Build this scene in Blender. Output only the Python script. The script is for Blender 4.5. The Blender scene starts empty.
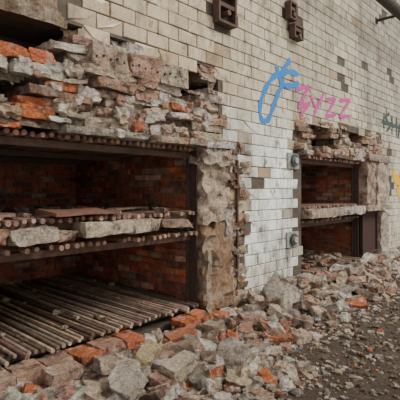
import bpy, math, random
from mathutils import Vector, Matrix, Euler, noise
R = random.Random(7)

# ------------------------------------------------------------------ materials
def make_mat(name, col=(0.5,0.5,0.5), attr=True, rough=0.85, nscale=6, namt=0.35,
             stain=None, stain_amt=0.5, stain_scale=1.5, bump=0.4, bscale=30, metallic=0.0, bdist=0.02, streak=1.0,
             light=None, light_amt=0.5, light_scale=9, lo=0.47, hi=0.68, spots=None, wash=None, fine=0.0):
    m = bpy.data.materials.new(name); m.use_nodes = True
    nt = m.node_tree; N = nt.nodes; L = nt.links
    b = N['Principled BSDF']
    b.inputs['Roughness'].default_value = rough
    b.inputs['Metallic'].default_value = metallic
    tc = N.new('ShaderNodeTexCoord')
    if attr:
        a = N.new('ShaderNodeVertexColor'); a.layer_name = 'Col'; base = a.outputs['Color']
    else:
        a = N.new('ShaderNodeRGB'); a.outputs[0].default_value = (*col,1); base = a.outputs[0]
    def modulate(base, sc, amt):
        n1 = N.new('ShaderNodeTexNoise'); n1.inputs['Scale'].default_value = sc
        n1.inputs['Detail'].default_value = 10; n1.inputs['Roughness'].default_value = 0.8
        L.new(tc.outputs['Object'], n1.inputs['Vector'])
        r1 = N.new('ShaderNodeMapRange'); r1.inputs[1].default_value = 0.32; r1.inputs[2].default_value = 0.68
        r1.inputs[3].default_value = 1-amt; r1.inputs[4].default_value = 1+amt
        L.new(n1.outputs['Fac'], r1.inputs[0])
        mx = N.new('ShaderNodeVectorMath'); mx.operation = 'SCALE'
        L.new(base, mx.inputs[0]); L.new(r1.outputs[0], mx.inputs['Scale'])
        return mx.outputs[0]
    out = modulate(base, nscale, namt)
    def overlay(out, colr, amt, sc, lo, hi, off, strk):
        mp = N.new('ShaderNodeMapping'); mp.inputs['Scale'].default_value = (1,1,strk); mp.inputs['Location'].default_value=(off,off,off)
        L.new(tc.outputs['Object'], mp.inputs[0])
        n2 = N.new('ShaderNodeTexNoise'); n2.inputs['Scale'].default_value = sc
        n2.inputs['Detail'].default_value = 12; n2.inputs['Roughness'].default_value = 0.75
        L.new(mp.outputs[0], n2.inputs['Vector'])
        r2 = N.new('ShaderNodeMapRange'); r2.inputs[1].default_value = lo; r2.inputs[2].default_value = hi
        r2.inputs[3].default_value = 0; r2.inputs[4].default_value = amt
        L.new(n2.outputs['Fac'], r2.inputs[0])
        mm = N.new('ShaderNodeMixRGB'); mm.inputs[2].default_value = (*colr,1)
        L.new(r2.outputs[0], mm.inputs[0]); L.new(out, mm.inputs[1])
        return mm.outputs[0]
    if light: out = overlay(out, light, light_amt, light_scale, .5, .62, 7.3, streak)
    if wash: out = overlay(out, wash, .65, .9, .44, .62, 11.7, .7)
    if stain: out = overlay(out, stain, stain_amt, stain_scale, lo, hi, 0, streak)
    if spots: out = overlay(out, spots, .8, 9, .545, .63, 3.1, .5)
    if fine: out = modulate(out, 60, fine)
    L.new(out, b.inputs['Base Color'])
    n3 = N.new('ShaderNodeTexNoise'); n3.inputs['Scale'].default_value = bscale
    n3.inputs['Detail'].default_value = 8; n3.inputs['Roughness'].default_value = 0.75
    L.new(tc.outputs['Object'], n3.inputs['Vector'])
    bp = N.new('ShaderNodeBump'); bp.inputs['Strength'].default_value = bump; bp.inputs['Distance'].default_value = bdist
    L.new(n3.outputs['Fac'], bp.inputs['Height']); L.new(bp.outputs[0], b.inputs['Normal'])
    return m

M_tile = make_mat('glazed_tile', rough=0.33, nscale=3, namt=0.22, stain=(0.12,0.075,0.035), stain_amt=0.72, stain_scale=2.4, bump=0.15, bscale=25, streak=0.35, lo=.50, hi=.64, spots=(.13,.085,.05), wash=(.42,.32,.19), fine=.22)
M_mortar = make_mat('old_mortar', (0.11,0.088,0.065), False, nscale=5, namt=0.4, stain=(0.05,0.035,0.025), stain_amt=0.7, bump=0.8, bscale=22)
M_lmort = make_mat('brick_joint_mortar', (0.24,0.18,0.14), False, nscale=12, namt=0.5, stain=(0.05,0.03,0.025), stain_amt=0.7, stain_scale=3, bump=0.8, bscale=40)
M_brick = make_mat('broken_masonry', nscale=11, namt=0.6, stain=(0.045,0.027,0.018), stain_amt=0.9, stain_scale=7, bump=1.0, bscale=32, bdist=0.06, light=(.74,.66,.56), light_amt=.5, light_scale=8, fine=.45, lo=.49, hi=.64)
M_oven = make_mat('sooty_red_brick', nscale=12, namt=0.5, stain=(0.03,0.02,0.015), stain_amt=0.8, stain_scale=2.5, bump=0.7, bscale=50, light=(.50,.40,.34), light_amt=.45, light_scale=6, fine=.3)
M_plaster = make_mat('weathered_render', nscale=7, namt=0.5, stain=(0.08,0.045,0.022), stain_amt=0.9, stain_scale=5, bump=1.0, bscale=18, bdist=0.07, light=(.68,.60,.50), light_amt=.5, light_scale=5, fine=.45, lo=.49, hi=.64)
M_rust = make_mat('rusty_steel', nscale=18, namt=0.5, stain=(0.035,0.02,0.015), stain_amt=0.6, stain_scale=6, rough=0.75, bump=0.5, bscale=70, metallic=0.1)
M_soil = make_mat('dusty_earth', (0.09,0.06,0.038), False, nscale=26, namt=0.75, stain=(0.22,0.165,0.11), stain_amt=0.65, stain_scale=3.0, bump=1.0, bscale=30, bdist=0.07, fine=.6)
M_stone = make_mat('rubble_stone', nscale=14, namt=0.6, stain=(0.05,0.032,0.02), stain_amt=0.85, stain_scale=8, bump=1.0, bscale=30, bdist=0.07, light=(.76,.69,.60), light_amt=.55, light_scale=9, fine=.5, lo=.49, hi=.64)
def paint(name,c): return make_mat(name, c, False, nscale=20, namt=0.18, rough=0.5, bump=0.1)

# ------------------------------------------------------------------ mesh accumulator
_T = {}
def template(n):
    if n in _T: return _T[n]
    idx = {}; V=[]; F=[]
    def g(i,j,k):
        t=(i,j,k)
        if t not in idx:
            idx[t]=len(V); V.append(Vector((2*i/n-1,2*j/n-1,2*k/n-1)))
        return idx[t]
    for a in range(n):
        for b in range(n):
            F.append((g(a,b,0),g(a,b+1,0),g(a+1,b+1,0),g(a+1,b,0)))
            F.append((g(a,b,n),g(a+1,b,n),g(a+1,b+1,n),g(a,b+1,n)))
            F.append((g(a,0,b),g(a+1,0,b),g(a+1,0,b+1),g(a,0,b+1)))
            F.append((g(a,n,b),g(a,n,b+1),g(a+1,n,b+1),g(a+1,n,b)))
            F.append((g(0,a,b),g(0,a,b+1),g(0,a+1,b+1),g(0,a+1,b)))
            F.append((g(n,a,b),g(n,a+1,b),g(n,a+1,b+1),g(n,a,b+1)))
    _T[n]=(V,F); return _T[n]

class Acc:
    def __init__(s): s.v=[]; s.f=[]; s.c=[]
    def add(s, vs, fs, col):
        o=len(s.v); s.v += [tuple(v) for v in vs]
        s.f += [tuple(i+o for i in f) for f in fs]
        s.c += [(*col,1)]*len(vs)
    def box(s,x0,x1,y0,y1,z0,z1,col=(.5,.5,.5)):
        s.chunk(((x0+x1)/2,(y0+y1)/2,(z0+z1)/2),(x1-x0,y1-y0,z1-z0),col=col,n=1,amp=0,rnd=0)
    def chunk(s,c,size,rot=(0,0,0),col=(.5,.5,.5),n=3,amp=0.1,rnd=0.12,cuts=0,cut=(.45,.85),freq=None):
        V,F = template(n); sz=Vector(size)/2; m=Euler(rot).to_matrix(); c=Vector(c)
        seed=Vector((R.uniform(0,90),R.uniform(0,90),R.uniform(0,90)))
        mn=min(size); out=[]
        fr = freq if freq else 1.3/max(mn,0.02)
        pl=[]
        for i in range(cuts):
            d=Vector((R.uniform(-1,1),R.uniform(-1,1),R.uniform(-1,1))).normalized()
            ext=abs(d.x)*sz.x+abs(d.y)*sz.y+abs(d.z)*sz.z
            pl.append((d,ext*R.uniform(*cut)))
        for p in V:
            q=p.copy()
            if rnd: q = p*(1-rnd*max(0,(p.length-1)))
            v=Vector((q.x*sz.x,q.y*sz.y,q.z*sz.z))
            for d,o in pl:
                k=v.dot(d)-o
                if k>0: v-=d*k
            if amp: v += noise.noise_vector(v*fr+seed)*amp*mn
            out.append(m@v+c)
        s.add(out,F,col)
    def sheet(s,x0,x1,z0,z1,step,yf,colf,skip=None):
        nx=int((x1-x0)/step); nz_=int((z1-z0)/step); o=len(s.v)
        for b in range(nz_+1):
            for a in range(nx+1):
                x=x0+a*step; z=z0+b*step
                s.v.append((x,yf(x,z),z)); s.c.append((*colf(x,z),1))
        for b in range(nz_):
            for a in range(nx):
                if skip and skip(x0+(a+.5)*step,z0+(b+.5)*step): continue
                i=o+b*(nx+1)+a; s.f.append((i,i+1,i+nx+2,i+nx+1))
    def rod(s,p0,p1,r,col,seg=8):
        p0=Vector(p0);p1=Vector(p1); d=(p1-p0).normalized()
        u=d.orthogonal().normalized(); w=d.cross(u); vs=[]
        for p in (p0,p1):
            for i in range(seg):
                a=2*math.pi*i/seg; vs.append(p+(u*math.cos(a)+w*math.sin(a))*r)
        fs=[(i,(i+1)%seg,seg+(i+1)%seg,seg+i) for i in range(seg)]
        fs.append(tuple(range(seg))[::-1]); fs.append(tuple(range(seg,2*seg)))
        s.add(vs,fs,col)
    def obj(s,name,mat,parent=None,smooth=False):
        me=bpy.data.meshes.new(name); me.from_pydata(s.v,[],s.f); me.update()
        ca=me.color_attributes.new('Col','FLOAT_COLOR','POINT')
        ca.data.foreach_set('color',[x for c in s.c for x in c])
        if smooth: me.polygons.foreach_set('use_smooth',[True]*len(me.polygons))
        ob=bpy.data.objects.new(name,me); bpy.context.scene.collection.objects.link(ob)
        me.materials.append(mat)
        if parent: ob.parent=parent
        return ob
def empty(name):
    e=bpy.data.objects.new(name,None); bpy.context.scene.collection.objects.link(e); return e
def vary(c,a=0.12):
    k=1+R.uniform(-a,a)*1.6
    return tuple(max(0.01,x*k*(1+R.uniform(-a,a)*.5)) for x in c)

CREAM=(0.58,0.44,0.31); WHITE=(0.74,0.67,0.57); PINK=(0.52,0.30,0.20); GREY=(0.36,0.31,0.26)
ORANGE=(0.64,0.18,0.06); REDB=(0.45,0.105,0.05); BROWN=(0.22,0.13,0.08); RUST=(0.17,0.085,0.05)
def pick(ws):
    t=R.random()*sum(w for _,w in ws)
    for c,w in ws:
        t-=w
        if t<=0: return vary(c)
    return vary(ws[-1][0])

# ------------------------------------------------------------------ wall body
w=Acc()
def wb(*a): w.box(*a)
wb(-2,0.6,0,3.2,0,7)
wb(3.66,4.42,0.07,3.2,0,2.1); wb(4.42,5.97,0,3.2,0,2.1)
wb(8.16,9.4,0.07,3.2,0,2.1); wb(9.4,22,0,3.2,0,2.1)
wb(0.6,3.66,0,3.2,-.1,0.16); wb(5.97,8.16,0,3.2,-.1,0.16)
wb(0.6,3.66,2.7,3.2,0.16,2.1); wb(5.97,8.16,2.7,3.2,0.16,2.1)
wb(0.6,3.98,0.75,3.2,2.1,3.06); wb(3.98,5.85,0,3.2,2.1,3.06)
wb(5.85,9.3,0.6,3.2,2.1,2.68); wb(5.85,9.3,0,3.2,2.68,3.06); wb(9.3,22,0,3.2,2.1,3.06)
wb(0.6,22,0,3.2,3.06,7)
wb(0.6,3.98,0.3,3.2,2.1,2.14); wb(5.85,9.3,0.3,3.2,2.1,2.16)
w.obj('wall_back',M_mortar)

# ------------------------------------------------------------------ tiles
TW,TH=0.30,0.147
def nz(x,z,s=1.0,o=0): return noise.noise(Vector((x*s+o,z*s,o*1.7)))
def excluded(x,z):
    j=nz(x,z,2.5,3)*0.16; j2=nz(x,z,5,9)*0.13
    if x<1.80+j*2.0+(z-3.1)*0.35 and z>2: return True
    if x<3.93+j+j2 and 1.9<z<3.03+j*.7: return True
    if x<3.6: return z<2.2
    if x<4.44+j2-(0.12 if 1.3<z<1.9 else 0) and z<2.12+j: return True
    if 5.88+j2<x<9.42+j and z<2.25: return True
    if 5.80+j2<x<9.30+j and z<2.66+j+ (x-6)*0.03: return True
    if 3.84<x<4.24 and 3.58<z<4.0: return True
    if 5.44<x<5.86 and 3.9<z<4.4: return True
    return False
def near_open(x,z):
    d=9
    for a,b,c,e in ((0,3.95,0,3.03),(3.6,4.44,0,2.1),(5.85,9.35,0,2.68)):
        dx=max(a-x,0,x-b); dz=max(c-z,0,z-e); d=min(d,math.hypot(dx,dz))
    return d
t=Acc()
for k in range(0,47):
    z0=k*TH
    for c in range(-6,72):
        x0=c*TW+(TW/2 if k%2 else 0)
        xc=x0+TW/2; zc=z0+TH/2
        if excluded(xc,zc) : continue
        if R.random()<0.004 or nz(xc,zc,1.6,31)>0.58: continue
        f=min(1,max(0,(xc-2)/3.5)); a=(0.56,0.43,0.29); b=(0.66,0.60,0.44)
        base=tuple(a[i]*(1-f)+b[i]*f for i in range(3))
        if xc<6.2:
            g=min(1,max(0,(2.9-zc)/.8))
            base=tuple(base[i]*(1-g)+(0.88,0.92,0.88)[i]*g for i in range(3))
        if xc>8 and zc>3.0: base=(0.48,0.43,0.33)
        if xc>9 and zc<2.8: base=(0.70,0.66,0.54)
        base=tuple(q*(1+.25*nz(xc,zc,.7,50)) for q in base)
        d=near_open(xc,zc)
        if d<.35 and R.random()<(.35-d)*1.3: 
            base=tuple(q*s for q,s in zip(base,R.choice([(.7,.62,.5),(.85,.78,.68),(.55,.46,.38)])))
        if R.random()<0.05: base=tuple(q*0.82 for q in base)
        if R.random()<0.015: base=(0.42,0.30,0.18)
        base=vary(base,0.035)
        g=0.0048; x1=x0+TW-g; xx=x0+g; z1=z0+TH-g; zz=z0+g; ch=0.006
        y=-0.014+R.uniform(-.003,.002); tx=R.uniform(-.003,.003); tz=R.uniform(-.0025,.0025)
        vs=[(xx,0.0,zz),(x1,0.0,zz),(x1,0.0,z1),(xx,0.0,z1),
            (xx,y+.005,zz),(x1,y+.005,zz),(x1,y+.005,z1),(xx,y+.005,z1),
            (xx+ch,y+tx+tz,zz+ch),(x1-ch,y-tx+tz,zz+ch),(x1-ch,y-tx-tz,z1-ch),(xx+ch,y+tx-tz,z1-ch)]
        if R.random()<(0.07 if d>.4 else .4):
            i=R.choice([8,9,10,11]); vx=vs[i]; q=R.uniform(.3,1.0); cx,cz=(xc-vx[0])*q,(zc-vx[2])*q
            vs[i]=(vx[0]+cx,vx[1],vx[2]+cz); vs[i-4]=(vs[i-4][0]+cx,vs[i-4][1],vs[i-4][2]+cz)
        fs=[(8,9,10,11)]
        for i in range(4):
            jn=(i+1)%4; fs.append((i,jn,4+jn,4+i)); fs.append((4+i,4+jn,8+jn,8+i))
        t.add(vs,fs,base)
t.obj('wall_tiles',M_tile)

# ------------------------------------------------------------------ broken lintel masonry
def masonry(name,x0,x1,z0,z1,holes,protr,colf,jag=0.06,patches=0):
    par=empty(name)
    a=Acc(); z=z0; row=0
    def inh(x,z,m=0):
        w1=nz(x,z,7,2)*.06; w2=nz(x,z,7,12)*.06
        return any(hx0+m<x+w1<hx1-m and hz0+m<z+w2<hz1-m for hx0,hx1,hz0,hz1 in holes)
    while z<z1-0.03:
        h=R.choice([0.075,0.085,0.11]); h=min(h,z1-z+0.03)
        x=x0-R.uniform(0,.2); rowp=R.uniform(-.035,.035)
        while x<x1:
            L=R.choice([0.12,0.24,0.26,0.3,0.38,0.48])
            xc=x+L/2; zc=z+h/2
            gone=inh(xc,zc) or R.random()<0.08
            if xc>x1+R.uniform(-.1,.05): gone=True
            if not gone:
                p=protr(xc,(zc-z0)/(z1-z0))+R.uniform(-jag,jag)*R.random()+rowp
                d=0.40+p
                a.chunk((xc,-p+d/2,zc),(L-.004,d,h-.008),(R.uniform(-.03,.03),R.uniform(-.04,.04),R.uniform(-.07,.07)),
                        colf(xc,zc),n=7,amp=0.19,rnd=0.02,freq=28,cuts=4,cut=(.76,.99))
            x+=L
        z+=h; row+=1
    a.obj('courses',M_brick,par)
    s=Acc()
    def yf(x,z): return -protr(x,(z-z0)/(z1-z0))+.055+nz(x,z,9,5)*.06+nz(x,z,22,8)*.02
    def cf(x,z):
        k=nz(x,z,3,20); 
        b=CREAM if k>.1 else (PINK if k>-.25 else BROWN); return tuple(q*.5 for q in b)
    s.sheet(x0,x1-.02,z0+.02,z1,.025,yf,cf,lambda x,z: inh(x,z,.0))
    s.obj('mortar_bed',M_plaster,par)
    p=Acc()
    for i in range(patches):
        x=R.uniform(x0+.6,x1-.1); z=R.uniform(z0+.08,z1-.1)
        if inh(x,z): continue
        pr=protr(x,(z-z0)/(z1-z0))
        sx=R.uniform(.06,.28); sz=R.uniform(.03,.12)
        p.chunk((x,-pr+.01,z),(sx,.08,sz),(R.uniform(-.2,.2),R.uniform(-.2,.2),R.uniform(-.2,.2)),pick([(CREAM,4),(WHITE,3),(PINK,3)]),n=6,amp=.4,rnd=.05,freq=20,cuts=5,cut=(.5,.9))
    if patches: p.obj('mortar_lumps',M_plaster,par)
    return par
def colL(x,z):
    if x<2.0 and z<2.72 and R.random()<0.6: return vary(ORANGE,.15)
    return pick([(CREAM,5),(WHITE,3.6),(PINK,4.5),(GREY,1.0),(BROWN,1.2),(ORANGE,0.4)])
LB=masonry('lintel_brickwork',0.6,3.95,2.08,3.04,[(0.6,1.95,2.69,3.06),(0.6,1.78,2.30,2.47),(3.30,3.82,2.68,2.94),(3.0,3.22,2.14,2.24),(2.2,2.42,2.34,2.42)],
        lambda x,f: 0.15*(1-max(0,min(1,f)))**1.2+0.02,colL,patches=60)
masonry('lintel_brickwork',5.87,9.32,2.14,2.72,[(6.25,7.1,2.26,2.64),(7.8,8.5,2.44,2.7)],
        lambda x,f: 0.07*(1-max(0,min(1,f)))+0.02,lambda x,z: pick([(CREAM,4),(WHITE,2),(PINK,5),(BROWN,2)]),jag=.05,patches=45)
s=Acc()
s.sheet(0.6,2.1,3.0,3.7,.03,lambda x,z:-.02+nz(x,z,6,3)*.03+nz(x,z,20,3)*.012,lambda x,z: (.34,.24,.15) if nz(x,z,3,7)>-.1 else (.28,.16,.10),lambda x,z: x>1.82+nz(x,z,4,2)*.25)
s.obj('trim_render_patch',M_plaster)

a=Acc(); hd=Acc()
x=2.12
for L in (0.40,0.42,0.40):
    a.chunk((x+L/2,0.0,2.80),(L-.004,0.26,0.21),(0.02,R.uniform(-.02,.02),R.uniform(-.03,.03)),vary(PINK if L==.42 else CREAM),n=9,amp=0.10,rnd=.03,freq=9,cuts=3,cut=(.8,.97))
    for i in range(5):
        hd.rod((x+0.05+i*(L-.10)/4,-0.138,2.79+.02*(i%2)),(x+0.05+i*(L-.10)/4,-0.10,2.79+.02*(i%2)),0.011,(0.02,0.015,0.01))  # solid near-black plugs: shade of the block holes put into colour, nothing cut
    x+=L
a.obj('hollow_blocks',M_brick,LB); hd.obj('dark_hole_plugs',M_rust,LB)

# ------------------------------------------------------------------ ovens
def oven(x0,x1,top,deck_z,name='brick_oven'):
    e=empty(name); depth=2.6; b=Acc()
    BH,BL=0.082,0.25
    z=0.16;k=0
    while z<top:
        y=-0.0-(0.125 if k%2 else 0)
        while y<depth:
            if y+BL>0.03:
                yy=max(y,0.03)
                f=R.random(); c=REDB if f<.6 else (PINK if f<.76 else ((0.20,0.08,0.055) if f<.93 else ORANGE))
                off=R.uniform(-.012,.012)
                b.chunk((x1+0.06+off,(yy+y+BL)/2,z+BH/2),(0.12,(y+BL-yy)-.013,BH-.013),(0,0,0),vary(c,.18),n=2,amp=.12,rnd=.06)
            y+=BL
        x=x0-(0.125 if k%2 else 0)
        while x<x1:
            f=R.random(); c=REDB if f<.7 else ((0.18,0.07,0.05) if f<.88 else PINK)
            b.chunk((x+BL/2,depth+.05+R.uniform(-.01,.01),z+BH/2),(BL-.013,.12,BH-.013),(0,0,0),vary(c,.18),n=2,amp=.12,rnd=.06)
            x+=BL
        z+=BH;k+=1
    b.obj('brick_lining',M_oven,e)
    mo=Acc(); mo.box(x1+.018,x1+.09,0.05,depth,0.1,top); mo.box(x0,x1,depth+.01,depth+.09,.1,top)
    mo.obj('lining_mortar',M_lmort,e)
    r=Acc()
    def layer(z,sp,rad,y0,jy,miss,y1=depth-.05,tilt=.01,cs=((0.26,0.165,0.12),RUST)):
        x=x0+.05
        while x<x1-.03:
            if R.random()>miss:
                dx=R.uniform(-tilt,tilt)
                r.rod((x,y0+R.uniform(-jy,jy),z+R.uniform(-.006,.006)),(x+dx*2,y1,z+R.uniform(-.006,.006)),rad*R.uniform(.85,1.1),vary(cs[0] if R.random()<.6 else cs[1],.2))
            x+=sp*R.uniform(.92,1.08)
    layer(top-.035,.075,.024,-.05,.02,.03,cs=((.40,.24,.17),(.24,.14,.1)))
    layer(deck_z+.10,.075,.023,-.03,.03,.05,cs=((.38,.25,.19),(.24,.14,.1)))
    layer(deck_z-.13,.075,.023,-.02,.03,.12,cs=((.38,.24,.17),(.24,.14,.1)))
    layer(0.30,.054,.019,-.10,.06,.05,tilt=.03,cs=((.38,.28,.21),(.18,.11,.08)))
    for zz in (top-.085,deck_z+.055,deck_z-.175,.255):
        for yy in (.10,1.2,2.2):
            r.box(x0,x1,yy-.03,yy+.03,zz-.022,zz+.022,vary((.14,.08,.06)))
            r.box(x0,x1,yy-.035,yy-.028,zz-.04,zz+.022,vary((.12,.07,.05)))
    r.box(x1-.035,x1-.02,-.03,.09,.2,top,(.07,.04,.03)); r.box(x1-.09,x1-.02,.07,.085,.2,top,(.05,.03,.025))
    r.obj('steel_bars',M_rust,e)
    return e
e1=oven(0.62,3.60,2.09,1.24)
e2=oven(5.99,8.10,2.15,1.22)

d=Acc()
d.chunk((2.52,0.02,1.245),(0.95,.30,.12),(0,.0,.02),(0.66,.52,.38),n=12,amp=.2,rnd=.04,freq=9,cuts=3,cut=(.8,.97))
d.chunk((3.28,0.06,1.24),(0.50,.26,.09),(0,.02,-.03),(0.42,.28,.20),n=8,amp=.25,rnd=.05,freq=9,cuts=3)
d.chunk((1.62,-.02,1.23),(0.36,.26,.11),(0,-.06,.1),(0.58,.48,.38),n=7,amp=.25,rnd=.05,cuts=3)
d.chunk((1.25,.0,1.24),(0.34,.26,.12),(0,.05,.0),(0.54,.30,.18),n=7,amp=.25,rnd=.05,cuts=3)
d.chunk((1.93,.04,1.20),(0.20,.24,.09),(0,.1,.1),(.5,.3,.2),n=6,amp=.3,rnd=.05,cuts=3)
for i in range(80):
    x=R.uniform(1.0,3.5);y=R.uniform(-.02,1.8);s=R.uniform(.03,.10)
    d.chunk((x,y,1.365+s*.2),(s*1.6,s,s*.6),(0,0,R.uniform(0,3)),pick([(CREAM,2),(BROWN,3),(ORANGE,1)]),n=3,amp=.35,cuts=3)
for i in range(45):
    x=R.uniform(.9,3.5);y=R.uniform(.0,2.3);s=R.uniform(.02,.06)
    d.chunk((x,y,.325+s*.2),(s*1.6,s,s*.6),(R.uniform(-.2,.2),0,R.uniform(0,3)),pick([(CREAM,2),(BROWN,3),(ORANGE,.6),(WHITE,1)]),n=3,amp=.35,cuts=3)
d.obj('deck_slabs',M_brick,e1)
pl=Acc(); pl.chunk((2.12,.08,1.40),(.66,.36,.030),(.05,.01,.05),(.22,.10,.07),n=6,amp=.5,rnd=0,freq=3)
pl.chunk((1.3,.3,1.40),(.6,.2,.03),(0,.02,-.3),(.26,.16,.12),n=3,amp=.3,rnd=0)
pl.chunk((3.0,.5,1.395),(.7,.12,.02),(0,.0,.4),(.28,.18,.13),n=3,amp=.3,rnd=0)
pl.obj('rusty_plate',M_rust,e1)
d=Acc()
x=6.0
for L in (.55,.6,.5,.42):
    d.chunk((x+L/2,-.02,1.225),(L-.01,.3,.14),(0,R.uniform(-.01,.01),R.uniform(-.03,.03)),pick([(CREAM,3),(WHITE,2)]),n=7,amp=.16,rnd=.05,freq=9,cuts=2,cut=(.8,.95)); x+=L
for i in range(90):
    x=R.uniform(6.1,8);y=R.uniform(0,1.5);s=R.uniform(.03,.14)
    d.chunk((x,y,.33+s*.2),(s*1.6,s,s*.6),(0,0,R.uniform(0,3)),pick([(CREAM,3),(BROWN,3),(ORANGE,.7)]),n=3,amp=.35,cuts=3)
d.obj('deck_slabs',M_brick,e2)

d=Acc(); x=0.9
while x<3.5:
    L=R.choice([.24,.25,.25])
    if R.random()>.10:
        c=ORANGE if R.random()<.6 else PINK
        d.chunk((x+L/2,-.17+R.uniform(-.04,.02),.20),(L-.01,.26,.085),(R.uniform(-.05,.12),R.uniform(-.05,.05),R.uniform(-.14,.14)),vary(c,.15),n=6,amp=.15,rnd=.06,cuts=3,cut=(.75,.97))
    x+=L
x=6.0
while x<8.0:
    d.chunk((x+.12,-.12+R.uniform(-.03,.02),.21),(.23,.24,.085),(0,R.uniform(-.05,.05),R.uniform(-.1,.1)),vary(ORANGE if R.random()<.4 else CREAM,.15),n=5,amp=.15,rnd=.06,cuts=2,cut=(.75,.97)); x+=.25
d.obj('brick_sill',M_brick)

# ------------------------------------------------------------------ jambs
j=Acc()
j.chunk((3.80,.03,1.64),(.40,.26,.90),(0,.01,.02),(.60,.46,.34),n=22,amp=.22,rnd=.02,freq=8,cuts=5,cut=(.80,.98))
j.chunk((3.80,.02,1.99),(.50,.34,.20),(0,.03,.05),(.60,.49,.38),n=12,amp=.3,rnd=.04,freq=11,cuts=4,cut=(.75,.97))
j.chunk((3.88,.03,.68),(.52,.28,1.04),(0,-.01,.0),(.36,.22,.125),n=24,amp=.25,rnd=.02,freq=8,cuts=6,cut=(.80,.98))
j.chunk((3.67,-.06,.55),(.10,.16,.80),(0,.02,.0),(.46,.36,.26),n=10,amp=.5,rnd=.05,freq=8,cuts=3)
j.chunk((4.08,.0,1.18),(.12,.2,.34),(0,.15,.0),(.52,.46,.4),n=8,amp=.5,rnd=.05,freq=9,cuts=4)
z=.1
while z<2.2:
    h=R.choice([.08,.1,.13])
    x=4.00
    while x<4.44:
        L=R.choice([.12,.16,.22])
        if R.random()>.10:
            p=R.uniform(-.03,.03)
            j.chunk((x+L/2,.07-p,z+h/2),(L,.2,h),(0,R.uniform(-.05,.05),R.uniform(-.06,.06)),pick([(GREY,2),(BROWN,4),(CREAM,3),(PINK,2)]),n=5,amp=.3,rnd=.06,cuts=2,cut=(.7,.95))
        x+=L
    z+=h
j.sheet(3.62,4.48,.05,2.2,.025,lambda x,z:.02+nz(x,z,8,3)*.05+nz(x,z,20,3)*.02,lambda x,z:(.28,.19,.12) if nz(x,z,3,1)>0 else (.45,.37,.28))
j.obj('oven_jamb',M_plaster)
r=Acc()
r.box(4.30,4.325,-.05,-.02,.60,1.98,(.11,.06,.04)); r.box(4.22,4.36,-.055,-.03,1.62,1.66,(.13,.065,.04)); r.box(4.22,4.36,-.055,-.03,.80,.84,(.13,.065,.04))
r.obj('door_hinge_bar',M_rust)
j=Acc()
j.chunk((8.42,.02,1.75),(.50,.34,.95),(0,.0,.03),(.44,.29,.22),n=14,amp=.14,rnd=.03,freq=6,cuts=5,cut=(.78,.97))
j.chunk((8.98,-.02,1.72),(.60,.30,1.0),(0,-.01,.0),(.60,.48,.38),n=14,amp=.16,rnd=.03,freq=6,cuts=5,cut=(.78,.97))
j.chunk((9.15,.0,.72),(.42,.30,1.05),(0,.01,.0),(.56,.47,.37),n=14,amp=.18,rnd=.03,freq=6,cuts=5,cut=(.78,.97))
j.chunk((8.7,-.06,1.25),(1.25,.32,.10),(0,.0,.0),(.54,.42,.32),n=8,amp=.25,rnd=.05,freq=8,cuts=2,cut=(.8,.95))
j.chunk((8.75,-.03,2.22),(1.2,.35,.13),(0,.02,.0),(.44,.33,.26),n=8,amp=.25,rnd=.05,freq=8,cuts=2,cut=(.8,.95))
j.obj('oven_jamb',M_plaster)
dr=empty('iron_oven_door'); r=Acc()
r.box(8.16,8.92,-.05,-.02,.36,1.18,(.055,.018,.016)); 
for q in ((8.16,8.92,.36,.40),(8.16,8.92,1.13,1.18)): r.box(q[0],q[1],-.075,-.05,q[2],q[3],(.08,.035,.028))
r.box(8.16,8.21,-.075,-.05,.40,1.13,(.05,.022,.018)); r.box(8.87,8.92,-.075,-.05,.40,1.13,(.05,.022,.018))
r.obj('door_leaf',M_rust,dr)

# ------------------------------------------------------------------ wall fittings
def bracket(x0,x1,z0,z1):
    e=empty('rusty_junction_box'); r=Acc(); c=(.10,.055,.04); d0=-.12; y1=-.018
    r.box(x0,x1,d0,y1,z0,z0+.03,c); r.box(x0,x1,d0,y1,z1-.03,z1,c); r.box(x0,x0+.03,d0,y1,z0+.03,z1-.03,c); r.box(x1-.03,x1,d0,y1,z0+.03,z1-.03,c)
    r.box(x0+.03,x1-.03,-.035,y1,z0+.03,z1-.03,(.03,.02,.018))  # back panel coloured near-black to give the shade of a deep recess
    zm=(z0+z1)/2; r.box(x0+.03,x1-.03,d0+.01,-.035,zm+.0,zm+.05,c); r.rod(((x0+x1)/2,-.14,zm-.06),((x0+x1)/2,-.035,zm-.06),.035,(.14,.07,.05))
    r.obj('casing',M_rust,e)
bracket(3.86,4.20,3.60,3.99)
bracket(5.46,5.64,4.10,4.36); bracket(5.58,5.84,3.86,4.06)
def valve(x,z):
    e=empty('wall_damper_valve'); r=Acc(); 
    r.box(x-.16,x+.16,-.04,-.018,z-.115,z+.115,(.36,.35,.33))
    r.rod((x,-.075,z),(x,-.04,z),.09,(.09,.09,.09),20); r.rod((x,-.10,z),(x,-.075,z),.045,(.40,.39,.37),12)
    r.obj('damper',M_rust,e)
valve(5.68,2.04); valve(5.66,.86)
r=Acc(); r.rod((4.5,-.5,5.10),(20,-.5,5.10),.10,(.05,.04,.035),16)
for x in (6,9,12,15): r.rod((x,-.5,5.1),(x,-.02,5.1),.03,(.05,.04,.035)); r.box(x-.06,x+.06,-.03,-.018,5.04,5.16,(.05,.04,.035))
r.obj('overhead_pipe',M_rust,None,False)

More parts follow.
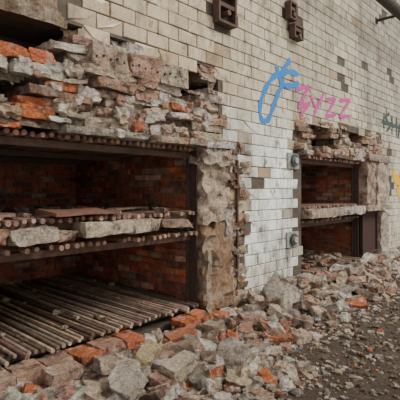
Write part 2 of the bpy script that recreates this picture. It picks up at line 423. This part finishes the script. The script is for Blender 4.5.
# ------------------------------------------------------------------ graffiti: flat sprayed strokes on the tiles
def ribbon(acc,pts,wd,y,closed=False):
    P=[Vector((p[0],p[1])) for p in pts]; S=[]
    n=len(P)
    for i in range(n-1):
        p0=P[max(i-1,0)];p1=P[i];p2=P[i+1];p3=P[min(i+2,n-1)]
        for k in range(8):
            u=k/8
            S.append(0.5*((2*p1)+(p2-p0)*u+(2*p0-5*p1+4*p2-p3)*u*u+(3*p1-p0-3*p2+p3)*u**3))
    S.append(P[-1]); vs=[];fs=[]
    for i,s in enumerate(S):
        d=(S[min(i+1,len(S)-1)]-S[max(i-1,0)]); d=d.normalized() if d.length>1e-6 else Vector((1,0))
        nn=Vector((-d.y,d.x)); w=wd*(1+.25*math.sin(i*.7))*(.55 if i in(0,len(S)-1) else 1)/2
        vs += [(s.x+nn.x*w,y,s.y+nn.y*w),(s.x-nn.x*w,y,s.y-nn.y*w)]
        if i: fs.append((2*i-2,2*i-1,2*i+1,2*i))
    acc.add(vs,fs,(1,1,1))
def graffiti(strokes,wd,mat,sharp=False):
    g=Acc()
    for i,s in enumerate(strokes):
        if sharp:
            for q in range(len(s)-1): ribbon(g,[s[q],s[q+1]],wd,-.021-.0005*i-.0002*q)
        else: ribbon(g,s,wd,-.021-.0005*i)
    return g.obj('spray_paint_graffiti',mat)
graffiti([[(5.44,3.30),(5.25,3.25),(5.08,3.13),(4.90,2.90),(4.83,2.68),(4.90,2.55),(5.05,2.60),(5.16,2.78),(5.26,2.95),(5.36,3.10),(5.44,3.22)],
          [(5.25,3.38),(5.32,3.22),(5.46,3.14),(5.66,3.16),(5.87,3.24)],[(5.62,3.54),(5.48,3.42),(5.36,3.26)],[(5.40,3.30),(5.6,3.36),(5.86,3.37)]],
         .08,paint('blue_spray_paint',(0.0,0.20,0.62)))
graffiti([[(5.76,3.12),(6.18,3.26),(5.84,2.86),(6.22,3.00),(5.90,2.74)],[(6.22,3.12),(6.42,2.92),(6.70,3.24)],[(6.42,2.92),(6.30,2.74)],
          [(6.74,3.12),(7.12,3.20),(6.74,2.84),(7.14,2.92)],[(7.26,3.18),(7.72,3.28),(7.26,2.90),(7.74,2.98)]],
         .055,paint('pink_spray_paint',(0.60,0.04,0.30)),True)
graffiti([[(9.75,3.28),(9.5,3.18),(9.8,3.0),(9.55,2.86)],[(9.42,3.25),(9.42,2.9)],[(9.9,3.25),(9.92,2.82)],[(9.92,3.02),(10.2,3.05)],[(10.2,3.25),(10.2,2.8)],[(10.3,2.78),(10.5,3.28),(10.75,2.78)],[(9.3,3.05),(10.9,3.02)]],
         .06,paint('dark_green_spray_paint',(0.01,0.05,0.04)),True)
graffiti([[(10.0,2.05),(10.2,1.75),(10.6,2.0),(10.3,1.55),(10.9,1.35)],[(10.1,1.9),(10.7,1.7),(11.1,1.9)]],.18,paint('yellow_spray_paint',(0.85,0.5,0.0)))

# ------------------------------------------------------------------ floor and rubble
def hpile(x,y):
    u=-y
    if x<3.2: A,W=.13,1.5
    elif x<4.3: A,W=.14,1.1
    elif x<5.7: A,W=.26,.95
    else: A,W=.24,.85
    n=noise.noise(Vector((x*1.3,y*1.3,4)))
    return A*max(0,1-max(u-.25,0)/(W*(1+.35*n)))**1.1 + .018*noise.noise(Vector((x*3,y*3,1)))
xs=[-3+26*i/380 for i in range(381)]; ys=[.02-7*jn/110 for jn in range(111)]
vs=[(x,y,hpile(x,y)*.75+.012*noise.noise(Vector((x*9,y*9,2)))) for y in ys for x in xs]; fs=[]
nx=len(xs)
for b in range(len(ys)-1):
    for a_ in range(nx-1): i=b*nx+a_; fs.append((i,i+nx,i+nx+1,i+1))
f=Acc(); f.add(vs,fs,(1,1,1)); f.obj('floor',M_soil,None,True)
RC=[(CREAM,4.5),(WHITE,4.4),(PINK,3.8),(GREY,2.6),(BROWN,2.8),(ORANGE,.9)]
RP=empty('rubble_pile')
rb=Acc()
def scatter(n,x0,x1,wf,smin,smax,pw=1.6,brick=.45,ymin=.16,ex=2.0):
    for i in range(n):
        x=R.uniform(x0,x1); W=wf(x); q=R.random()**pw; y=-ymin-W*q
        s=smin+(smax-smin)*R.random()**ex
        s*= (1-.30*q)
        if x<3.5 and y>-.45: s=min(s,.11)
        y=min(y,-s*.95)
        h=hpile(x,y)
        if R.random()<brick: size=(s*1.7,s*.95,s*.6); cu=3; ct=(.70,.97)
        else: size=(s*R.uniform(1,1.5),s*R.uniform(.7,1.1),s*R.uniform(.45,.85)); cu=6; ct=(.45,.8)
        z=h*.8+size[2]*.28+R.uniform(0,.04)*max(0,h)/.25
        rb.chunk((x,y,z),size,(R.uniform(-.5,.5),R.uniform(-.5,.5),R.uniform(0,6.28)),pick(RC),n=5,amp=.22,rnd=.02,cuts=cu,cut=ct)
scatter(750,.7,3.5,lambda x:1.45,.04,.20,1.1,.65)
scatter(900,.7,3.5,lambda x:1.5,.025,.09,1.0,.5,ex=1)
scatter(330,3.2,5.9,lambda x:1.05,.04,.20,1.4)
scatter(500,3.2,5.9,lambda x:1.15,.02,.07,1.2,ex=1)
scatter(480,5.6,12,lambda x:.95,.05,.24,1.3)
scatter(300,5.6,10,lambda x:1.1,.03,.09,1.2,ex=1)
rb.obj('broken_masonry',M_stone,RP)
gr=Acc()
for i in range(7500):
    x=R.uniform(1.2,9.5); y=-.15-3.4*R.random()**1.15; s=R.choice([.012,.018,.025,.04])*R.uniform(.7,1.4)
    gr.chunk((x,y,hpile(x,y)*.75+s*.2),(s*1.4,s,s*.7),(R.uniform(-.3,.3),0,R.uniform(0,6)),pick([(GREY,3),(BROWN,4),(CREAM,2.5),(WHITE,.7),(ORANGE,.4)]),n=2,amp=.5,rnd=.2)
gr.obj('gravel',M_stone,RP)

def single(name,c,size,rot,col,mat=M_stone,amp=.14,rnd=.03,n=9,cuts=3,cut=(.8,.97),freq=None):
    a=Acc(); a.chunk((0,0,0),size,rot,col,n=n,amp=amp,rnd=rnd,cuts=cuts,cut=cut,freq=freq); o=a.obj(name,mat); o.location=c; return o
S=dict(amp=.2,cuts=7,cut=(.5,.85),n=12)
single('stone_block',(4.72,-.42,.24),(.46,.38,.42),(.5,.5,.3),(.54,.46,.37),**S)
single('stone_block',(4.45,-.66,.10),(.30,.24,.16),(.1,.2,1.0),(.40,.33,.28),**S)
single('stone_block',(3.05,-.98,.13),(.36,.26,.22),(.3,.35,.5),(.46,.38,.31),**S)
single('stone_block',(5.10,-.28,.17),(.34,.3,.26),(.2,-.3,1.3),(.44,.37,.30),**S)
single('stone_block',(1.95,-.86,.20),(.30,.22,.14),(.3,-.3,.3),(.54,.46,.37),**S)
single('brick',(3.78,-.98,.07),(.28,.14,.10),(.06,.05,-.75),(.60,.19,.08))
single('brick',(3.42,-.42,.16),(.28,.14,.09),(.1,.05,.3),(.46,.33,.24))
single('brick',(3.95,-.52,.14),(.28,.14,.09),(.1,.12,-.5),(.52,.27,.17))
single('brick',(3.62,-.68,.13),(.27,.14,.09),(.1,-.1,.6),(.48,.24,.16))
single('brick',(4.20,-.36,.17),(.26,.13,.1),(.1,.2,.1),(.38,.30,.24))
single('brick',(2.45,-.90,.17),(.32,.16,.10),(.15,-.1,.1),(.62,.52,.38))
single('brick',(2.02,-.50,.20),(.32,.16,.10),(.1,.2,1.2),(.58,.45,.34))
single('brick',(2.36,-.60,.21),(.32,.15,.09),(.3,-.15,.5),(.58,.44,.24))
single('brick',(2.75,-.64,.18),(.28,.15,.09),(.1,.3,2.2),(.50,.35,.26))
single('brick',(1.68,-.42,.21),(.30,.15,.09),(.1,.1,.2),(.56,.36,.26))
single('brick',(2.95,-.40,.17),(.30,.15,.09),(.1,-.1,-.3),(.60,.20,.09))

# ------------------------------------------------------------------ light
wd=bpy.data.worlds.new('hall_daylight'); bpy.context.scene.world=wd; wd.use_nodes=True
bg=wd.node_tree.nodes['Background']; bg.inputs[0].default_value=(1.0,0.98,0.95,1); bg.inputs[1].default_value=0.9
def sun(n,rot,e,ang,c):
    l=bpy.data.lights.new(n,'SUN'); l.energy=e; l.angle=math.radians(ang); l.color=c
    o=bpy.data.objects.new(n,l); o.rotation_euler=[math.radians(q) for q in rot]; bpy.context.scene.collection.objects.link(o)
sun('window_daylight',(46,0,34),3.1,24,(1,.95,.87))

cd=bpy.data.cameras.new('camera'); cam=bpy.data.objects.new('camera',cd); bpy.context.scene.collection.objects.link(cam)
cam.location=(0,-3.4,1.6); cam.rotation_euler=(math.radians(90),0,math.radians(-47.09))
cd.lens=38.7; cd.sensor_width=36; cd.shift_y=-.025; cd.clip_start=.05
bpy.context.scene.camera=cam
